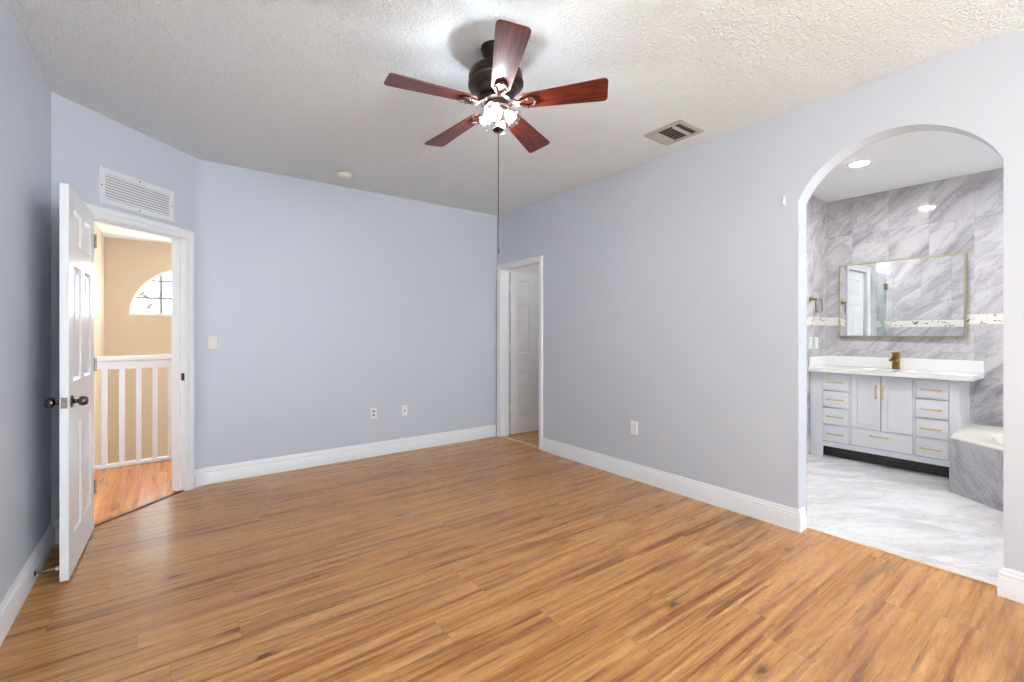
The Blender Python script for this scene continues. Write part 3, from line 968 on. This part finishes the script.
m = MB(un); m.lathe([(0, -1.03), (0.0035, -1.031), (0.0042, -1.040), (0.0042, -1.052), (0.003, -1.056), (0, -1.057)], 14, (wtop.x, wtop.y, 0)); m.build('chain_pull', M['pewter'], fan)

# ------------------------------------------------------------------ bathroom shell
m = MB(); m.box(VX, VX + 0.12, -1.32, BY + 0.12, 0, H)
struct(m.build('wall_bath_vanity', M['marble']), 'grey marble tiled wall behind the vanity and mirror', 'wall')
m = MB(); m.prism([(4.26, 0), (4.59, 0), (4.59, 2.06), (5.23, 2.06), (5.23, 0), (VX, 0), (VX, H), (4.26, H)], 'y', BY, BY + 0.12)
struct(m.build('wall_bath_left', M['marble']), 'grey marble tiled side wall with the towel ring', 'wall')
m = MB(); m.box(4.25, 4.262, BY + 0.12, 3.0, 0, H); m.box(XR2, 4.25, 2.99, 3.0, 0, H)
struct(m.build('wall_shower', M['marble']), 'grey marble shower walls seen in the mirror', 'wall')
m = MB()
m.box(XR2 + 0.0005, XR2 + 0.010, ARC_Y1 + 0.002, 2.99, 0, H); m.box(XR2 + 0.0005, XR2 + 0.010, -1.32, ARC_Y0 - 0.002, 0, H)
pts = [(ARC_Y0, H)] + [(y, z) for y, z in arch] + [(ARC_Y1, H)]
m.prism([(ARC_Y0 - 0.002, H), (ARC_Y0 - 0.002, SPR)] + [(y, z + 0.002) for y, z in arch] + [(ARC_Y1 + 0.002, SPR), (ARC_Y1 + 0.002, H)], 'x', XR2 + 0.0005, XR2 + 0.010)
struct(m.build('wall_bath_entry', M['marble']), 'grey marble tiling on the bathroom side of the arch', 'wall')
m = MB()
m.box(XR2, 4.5, -1.32, -1.2, 0, H); m.box(5.6, VX, -1.32, -1.2, 0, H); m.box(4.5, 5.6, -1.32, -1.2, 0, 1.45); m.box(4.5, 5.6, -1.32, -1.2, 2.25, H)
struct(m.build('wall_bath_right', M['marble']), 'grey marble tiled wall out of sight to the right', 'wall')
m = MB(); m.prism([(XR2, -1.32), (VX + 0.12, -1.32), (VX + 0.12, BY + 0.12), (4.262, BY + 0.12), (4.262, 3.0), (XR2, 3.0)], 'z', H, H + 0.1)
struct(m.build('ceiling_bath', M['ceiling_smooth']), 'smooth white bathroom ceiling with a downlight', 'ceiling')
m = MB(); m.box(3.6, 6.4, -2.75, -1.32, 2.4, 2.5)
struct(m.build('eave_sun_block', M['trim']), 'unseen eave added outside to keep sun out of the bathroom window', 'eave')  # added slab, shields the bathroom window from direct sun
w = MB()
for x in (4.5, 5.03, 5.55): w.box(x, x + 0.05, -1.29, -1.24, 1.45, 2.25)
w.box(4.55, 5.55, -1.29, -1.24, 1.45, 1.5); w.box(4.55, 5.55, -1.29, -1.24, 2.2, 2.25)
struct(w.build('window_added_bath', M['trim'], bevel=0.003), 'white framed window added over the tub to light the bathroom, out of sight', 'window')  # added unseen window, lights the vanity front and bathroom ceiling
# mosaic band
m = MB(); z0, z1 = 1.362, 1.452
m.box(VX - 0.003, VX - 0.0003, -1.2, BY - 0.003, z0, z1)
m.box(5.30, VX - 0.003, BY - 0.003, BY - 0.0003, z0, z1)
m.box(XR2 + 0.0103, XR2 + 0.013, 1.26, 2.98, z0, z1)
struct(m.build('trim_mosaic_band', M['mosaic']), 'white mosaic band with brass marks across the marble', 'tile band')

# wc doorway on the side wall, seen in the mirror
m = MB()
path = [(4.60, 0.001), (4.60, 2.048), (5.222, 2.048), (5.222, 0.001)]
m.sweep(path, casing_prof(0.07), 1, put=lambda a, b, h: (a, BY - G - h, b))
m.box(4.5905, 4.602, BY, BY + 0.12, 0, 2.05); m.box(5.218, 5.2295, BY, BY + 0.12, 0, 2.05); m.box(4.5905, 5.2295, BY, BY + 0.12, 2.05, 2.0595)
struct(m.build('trim_3', M['trim']), 'white casing around the side door seen in the mirror', 'door frame')
d3 = empty('door_3', (4.622, BY + 0.03, 0.012)); struct(d3, 'white six-panel side door seen in the bathroom mirror', 'door')
m = MB(); six_panel(m, 0.592, 2.03); m.build('leaf', M['door'], d3, bevel=0.0012)
for z in (0.29, 1.04, 1.79):
    m = MB(); m.lathe([(0, 0), (0.007, 0), (0.007, 0.09), (0, 0.09)], 12, (-0.006, -0.006, z)); m.build('hinge', M['plastic'], d3)
m = MB(); m.box(4.602, 5.218, BY + 0.10, BY + 0.118, 0, 2.05)
struct(m.build('wc_shade_panel', M['slot']), 'dark panel standing in for the shade behind the side door', 'wall')  # dark panel: shade behind the door put into its colour

# shower screen
ss = empty('shower_screen', (3.386, BY + 0.05, 0)); tag(ss, 'greenish glass shower door with brass hinges, seen in the mirror', 'shower screen')
m = MB(); m.box(0.0, 0.300, 0, 0.009, 0.002, 2.1); m.build('fixed_panel', M['pane'], ss)
m = MB(); m.box(0.306, 0.858, 0, 0.009, 0.012, 2.1); o = m.build('door', M['shower_glass'], ss)
for z in (0.25, 1.88):
    m = MB(); m.box(0.265, 0.345, -0.007, 0.016, z, z + 0.09); m.build('hinge', M['dark_brass'], ss, bevel=0.002)

# ------------------------------------------------------------------ vanity
FX = 5.41
va = empty('vanity_cabinet', (FX, 1.385, 0)); tag(va, 'white bathroom vanity cabinet with brass bar handles under the mirror', 'cabinet')
def L(y): return y - 1.385            # local y; local x=0 is the front plane, +x towards the wall
YLo, YHi = L(0.818), L(1.955)
ZT, ZBm = 0.876, 0.115
m = MB()
m.box(0.018, 0.465, YLo, YHi, ZBm, 0.135)                 # bottom panel
m.box(0.455, 0.467, YLo, YHi, 0.0, ZT)                    # back
m.box(0.018, 0.455, YLo, YLo + 0.018, 0.0, ZT)            # right side
m.box(0.018, 0.455, YHi - 0.018, YHi, 0.0, ZT)            # left side
m.box(0.018, 0.07, YLo + 0.018, YHi - 0.018, ZT - 0.02, ZT - 0.001)
m.build('carcass', M['cabinet'], va, bevel=0.001)
m = MB()
m.box(0, 0.018, YLo, L(0.881), 0.0, ZT)                   # right stile with foot
m.box(0, 0.018, L(1.840), YHi, 0.0, ZT)                   # left stile with foot
m.box(0, 0.018, L(0.881), L(1.840), ZBm, 0.166)           # bottom rail
m.box(0, 0.018, L(0.881), L(1.840), 0.869, ZT)            # top rail
m.box(0, 0.018, L(1.1055), L(1.1205), 0.166, 0.869)
m.box(0, 0.018, L(1.5945), L(1.6080), 0.166, 0.869)
m.build('face_frame', M['cabinet'], va, bevel=0.001)
m = MB(); m.box(0.10, 0.112, YLo + 0.018, YHi - 0.018, 0.0, ZBm - 0.0005); m.build('toe_shade_board', M['slot'], va)  # dark board: shade of the open toe recess put into its colour


def bar_handle(c, length, axis, parent):
    m = MB()
    d = Vector((0, 1, 0)) if axis == 'y' else Vector((0, 0, 1))
    c = Vector(c)
    if axis == 'y':
        m.box(c.x - 0.030, c.x - 0.021, c.y - length / 2, c.y + length / 2, c.z - 0.0055, c.z + 0.0055)
        for q in (-1, 1): m.box(c.x - 0.022, c.x, c.y + q * (length / 2 - 0.012) - 0.005, c.y + q * (length / 2 - 0.012) + 0.005, c.z - 0.005, c.z + 0.005)
    else:
        m.box(c.x - 0.030, c.x - 0.021, c.y - 0.0055, c.y + 0.0055, c.z - length / 2, c.z + length / 2)
        for q in (-1, 1): m.box(c.x - 0.022, c.x, c.y - 0.005, c.y + 0.005, c.z + q * (length / 2 - 0.012) - 0.005, c.z + q * (length / 2 - 0.012) + 0.005)
    o = m.build('handle', M['brass'], parent, bevel=0.0015)
    o['label'] = 'brass bar handle'


def front(name, y0, y1, z0, z1, hc, hl, haxis, shaker=False, gap=0.0032, gap_lo=None):
    m = MB()
    lo = gap if gap_lo is None else gap_lo
    a, b, cz, dz = L(y0) + gap, L(y1) - gap, z0 + lo, z1 - gap
    m.box(-0.001, 0.017, a, b, cz, dz) if not shaker else None
    if shaker:
        w = 0.048
        m.box(-0.001, 0.017, a, a + w, cz, dz); m.box(-0.001, 0.017, b - w, b, cz, dz)
        m.box(-0.001, 0.017, a + w, b - w, cz, cz + w); m.box(-0.001, 0.017, a + w, b - w, dz - w, dz)
        m.box(0.007, 0.015, a + w, b - w, cz + w, dz - w)
    o = m.build(name, M['cabinet'], va, bevel=0.0012)
    bar_handle((-0.001, L(hc[0]), hc[1]), hl, haxis, o)


ZR = [0.868, 0.690, 0.516, 0.342, 0.168]
HZ = [0.776, 0.5995, 0.4265, 0.2485]
for (y0, y1, hy, hl) in ((1.608, 1.840, 1.729, 0.150), (0.881, 1.1055, 0.9985, 0.145)):
    for i in range(4):
        z1, z0 = ZR[i], ZR[i + 1]
        front('drawer', y0, y1, z0, z1, (hy, HZ[i]), hl, 'y', gap_lo=0.0003 if i == 2 else None)
front('drawer', 1.1205, 1.5945, 0.168, 0.344, (1.366, 0.289), 0.145, 'y')
front('cabinet_door', 1.3555, 1.5945, 0.344, 0.868, (1.3925, 0.7155), 0.135, 'z', True)
front('cabinet_door', 1.1205, 1.3555, 0.344, 0.868, (1.3375, 0.7155), 0.135, 'z', True)

# countertop with sink and splash
ct = empty('countertop', (5.37, 1.3, 0.876)); tag(ct, 'white quartz vanity countertop with raised backsplash', 'countertop')
def CL(y): return y - 1.3
cx0, cx1 = 0.0, 0.508
ylo, yhi = CL(0.725), CL(1.9565)
m = MB()
# slab with oval sink cut-out: ring between rectangle and ellipse, then basin
n = 64; sc_ = Vector((0.26, CL(1.345))); ea, eb = 0.15, 0.21
def rect_hit(a):
    dx, dy = math.cos(a), math.sin(a)
    t = 1e9
    if dx > 1e-9: t = min(t, (cx1 - sc_.x) / dx)
    if dx < -1e-9: t = min(t, (cx0 - sc_.x) / dx)
    if dy > 1e-9: t = min(t, (yhi - sc_.y) / dy)
    if dy < -1e-9: t = min(t, (ylo - sc_.y) / dy)
    return (sc_.x + dx * t, sc_.y + dy * t)
angs = sorted([2 * PI * i / n for i in range(n)] + [math.atan2(y - sc_.y, x - sc_.x) % (2 * PI) for x in (cx0, cx1) for y in (ylo, yhi)])
def ringat(fn, z): return [m.v((*fn(a), z)) for a in angs]
rings = [ringat(rect_hit, 0.0), ringat(rect_hit, 0.044)]
for k_, z_ in ((1.0, 0.044), (0.97, 0.036), (0.93, -0.04), (0.75, -0.085), (0.3, -0.098)):
    rings.append(ringat(lambda a: (sc_.x + ea * k_ * math.cos(a), sc_.y + eb * k_ * math.sin(a)), z_))
for A, B in zip(rings, rings[1:]):
    for i in range(len(angs)):
        j = (i + 1) % len(angs); m.f([A[i], A[j], B[j], B[i]])
m.f(rings[-1])
m.build('slab', M['quartz'], ct)
m = MB(); m.box(0.488, 0.508, ylo, yhi, 0.0445, 0.152); m.build('backsplash', M['quartz'], ct, bevel=0.0015)
m = MB(); m.box(0.01, 0.4875, yhi - 0.018, yhi, 0.0445, 0.152); m.build('side_splash', M['quartz'], ct, bevel=0.0015)
m = MB(); m.lathe([(0, -0.0965), (0.022, -0.0965), (0.020, -0.093), (0, -0.092)], 20, (sc_.x, sc_.y, 0)); m.build('drain', M['brass'], ct)

# faucet
fa = empty('faucet', (5.765, 1.325, 0.9205)); tag(fa, 'square brass waterfall faucet standing on the white countertop', 'faucet')
m = MB(); m.box(-0.026, 0.026, -0.026, 0.026, 0.0, 0.150); m.box(-0.030, 0.030, -0.030, 0.030, 0.0, 0.006); m.build('body', M['dark_brass'], fa, bevel=0.002)
m = MB(); m.prism([(-0.026, 0.075), (-0.026, 0.118), (-0.125, 0.100), (-0.135, 0.092), (-0.130, 0.084)], 'y', -0.026, 0.026); m.build('spout', M['dark_brass'], fa, bevel=0.002)
m = MB(); m.box(-0.075, 0.030, -0.024, 0.024, 0.158, 0.170); m.box(-0.018, 0.018, -0.018, 0.018, 0.150, 0.159); m.build('lever', M['dark_brass'], fa, bevel=0.002)

# mirror
mi = empty('wall_mirror', (VX - 0.0145, 1.336, 1.63), (0, 0, R(-0.75))); tag(mi, 'wide mirror in a thin brass frame on the marble wall', 'mirror')
mw, mh = 0.499, 0.391
m = MB()
f_ = 0.014
m.box(-0.026, 0.004, -mw, mw, mh - f_, mh); m.box(-0.026, 0.004, -mw, mw, -mh, -mh + f_)
m.box(-0.026, 0.004, -mw, -mw + f_, -mh + f_, mh - f_); m.box(-0.026, 0.004, mw - f_, mw, -mh + f_, mh - f_)
m.build('frame', M['pale_brass'], mi, bevel=0.001)
m = MB(); m.box(-0.018, 0.0, -mw + f_ - 0.001, mw - f_ + 0.001, -mh + f_ - 0.001, mh - f_ + 0.001); m.build('mirror_glass', M['mirror'], mi)

# towel ring
tr = empty('towel_ring', (5.42, BY, 1.635)); tag(tr, 'brass towel ring on the marble wall left of the mirror', 'towel ring')
rx = Matrix.Rotation(R(90), 4, 'X')
m = MB(); m.lathe([(0, 0.0005), (0.026, 0.0005), (0.026, 0.008), (0.012, 0.012), (0.010, 0.045), (0.014, 0.050), (0, 0.054)], 24, (0, 0, 0), rx); m.build('mount', M['dark_brass'], tr)
m = MB()
ring = [(0.135 + 0.095 * math.cos(a), -0.047, -0.045 + 0.075 * math.sin(a)) for a in [2 * PI * i / 40 for i in range(40)]]
sq = []
for i in range(48):
    a = 2 * PI * i / 48
    ca, sa = math.cos(a), math.sin(a)
    sq.append((0.105 + 0.085 * math.copysign(abs(ca) ** 0.6, ca), -0.045, -0.062 + 0.072 * math.copysign(abs(sa) ** 0.6, sa)))
m.tube(sq, 0.0055, 10, closed=True)
m.tube([(0, -0.046, 0.0), (0.06, -0.045, 0.006), (0.10, -0.045, 0.009)], 0.0055, 10)
m.build('ring', M['dark_brass'], tr)

plate('bath_switch', (5.415, BY, 1.175), 0, 0.085, 0.125, 'white switch plate on bath side wall, nearer the arch edge', 'switch plate', 'rocker', 'plastic', 'switch plates on the bathroom side wall')
plate('bath_outlet', (5.575, BY, 1.172), 0, 0.085, 0.125, 'white outlet plate on bath side wall, nearer the mirror', 'outlet', 'decora', 'plastic', 'switch plates on the bathroom side wall')

# downlights; the two out of sight are added to light the bathroom
def downlight(x, y, label):
    d = empty('downlight', (x, y, H)); tag(d, label, 'light', None, 'bathroom downlights')
    m = MB(); m.lathe([(0.066, -0.0005), (0.092, -0.0005), (0.090, -0.006), (0.069, -0.009), (0.066, -0.009)], 36, closed=True)
    m.build('trim_ring', M['plastic'], d)
    m = MB(); m.lathe([(0, -0.0005), (0.0655, -0.0005), (0.0655, -0.004), (0, -0.005)], 36); m.build('lens', M['can'], d)
downlight(4.73, 1.335, 'lit round downlight on the bathroom ceiling inside the arch')
downlight(4.73, -0.1, 'downlight added over the tub to light the bathroom, out of sight')
downlight(3.85, 2.45, 'downlight added over the shower to light the bathroom, out of sight')

# ------------------------------------------------------------------ corner bathtub
tb = empty('bathtub', (5.1, -0.1, 0)); tag(tb, 'cream drop-in bathtub with grey marble apron beside the vanity', 'bathtub')
T0 = Vector((5.1, -0.1))
poly = [(5.035, 0.814), (5.875, 0.814), (5.875, -1.195), (4.25, -1.195), (4.25, -0.13)]
loc = [(x - T0.x, y - T0.y) for x, y in poly]
m = MB()
ins = 0.0
def wallbox(p, q, th):
    p, q = Vector(p), Vector(q); d = (q - p).normalized(); nrm = Vector((d.y, -d.x))
    return [p, q, q - nrm * th, p - nrm * th]
# apron: closed prism shell along the visible sides
ap = loc[3:] + loc[:2]
def inset(pts, d):
    out = []
    for i, p in enumerate(pts):
        ns = []
        if i > 0: e = (Vector(pts[i]) - Vector(pts[i - 1])).normalized(); ns.append(Vector((e.y, -e.x)))
        if i < len(pts) - 1: e = (Vector(pts[i + 1]) - Vector(pts[i])).normalized(); ns.append(Vector((e.y, -e.x)))
        mm = sum(ns, Vector((0, 0))).normalized(); mm = mm / max(0.3, mm.dot(ns[0]))
        out.append(Vector(p) + mm * d)
    return out
inn = inset(ap, 0.05)
m.prism([tuple(p) for p in ap] + [tuple(p) for p in inn[::-1]], 'z', 0.0, 0.435)
m.build('apron', M['marble_dark'], tb)
m = MB()
bc = Vector((5.12, -0.28)) - T0; ba, bb = 0.66, 0.93; brot = R(-22)
def poly_hit(a):
    d = Vector((math.cos(a), math.sin(a))); best = 1e9
    for i in range(len(loc)):
        p, q = Vector(loc[i]), Vector(loc[(i + 1) % len(loc)]); e = q - p
        den = d.x * e.y - d.y * e.x
        if abs(den) < 1e-9: continue
        w_ = p - bc
        t = (w_.x * e.y - w_.y * e.x) / den; s_ = (w_.x * d.y - w_.y * d.x) / den
        if t > 0 and -1e-6 <= s_ <= 1 + 1e-6: best = min(best, t)
    return bc + d * best
def ell_pt(a, k):
    # radius of a rotated ellipse in direction a, kept inside the deck
    c_, s_ = math.cos(a - brot), math.sin(a - brot)
    r_ = 1 / math.sqrt((c_ / ba) ** 2 + (s_ / bb) ** 2)
    lim = (poly_hit(a) - bc).length - 0.07
    r_ = min(r_, lim)
    return bc + Vector((math.cos(a), math.sin(a))) * r_ * k
angs = sorted([2 * PI * i / 96 for i in range(96)] + [math.atan2(p[1] - bc.y, p[0] - bc.x) % (2 * PI) for p in loc])
def rg(fn, z): return [m.v((*fn(a), z)) for a in angs]
rings = [rg(poly_hit, 0.4352), rg(poly_hit, 0.450), rg(lambda a: ell_pt(a, 1.0), 0.452)]
for k_, z_ in ((0.985, 0.446), (0.96, 0.40), (0.88, 0.18), (0.78, 0.10), (0.4, 0.08)):
    rings.append(rg(lambda a: ell_pt(a, k_), z_))
for A, B in zip(rings, rings[1:]):
    for i in range(len(angs)):
        j = (i + 1) % len(angs); m.f([A[i], A[j], B[j], B[i]])
m.f(rings[-1])
m.build('basin', M['tub'], tb)
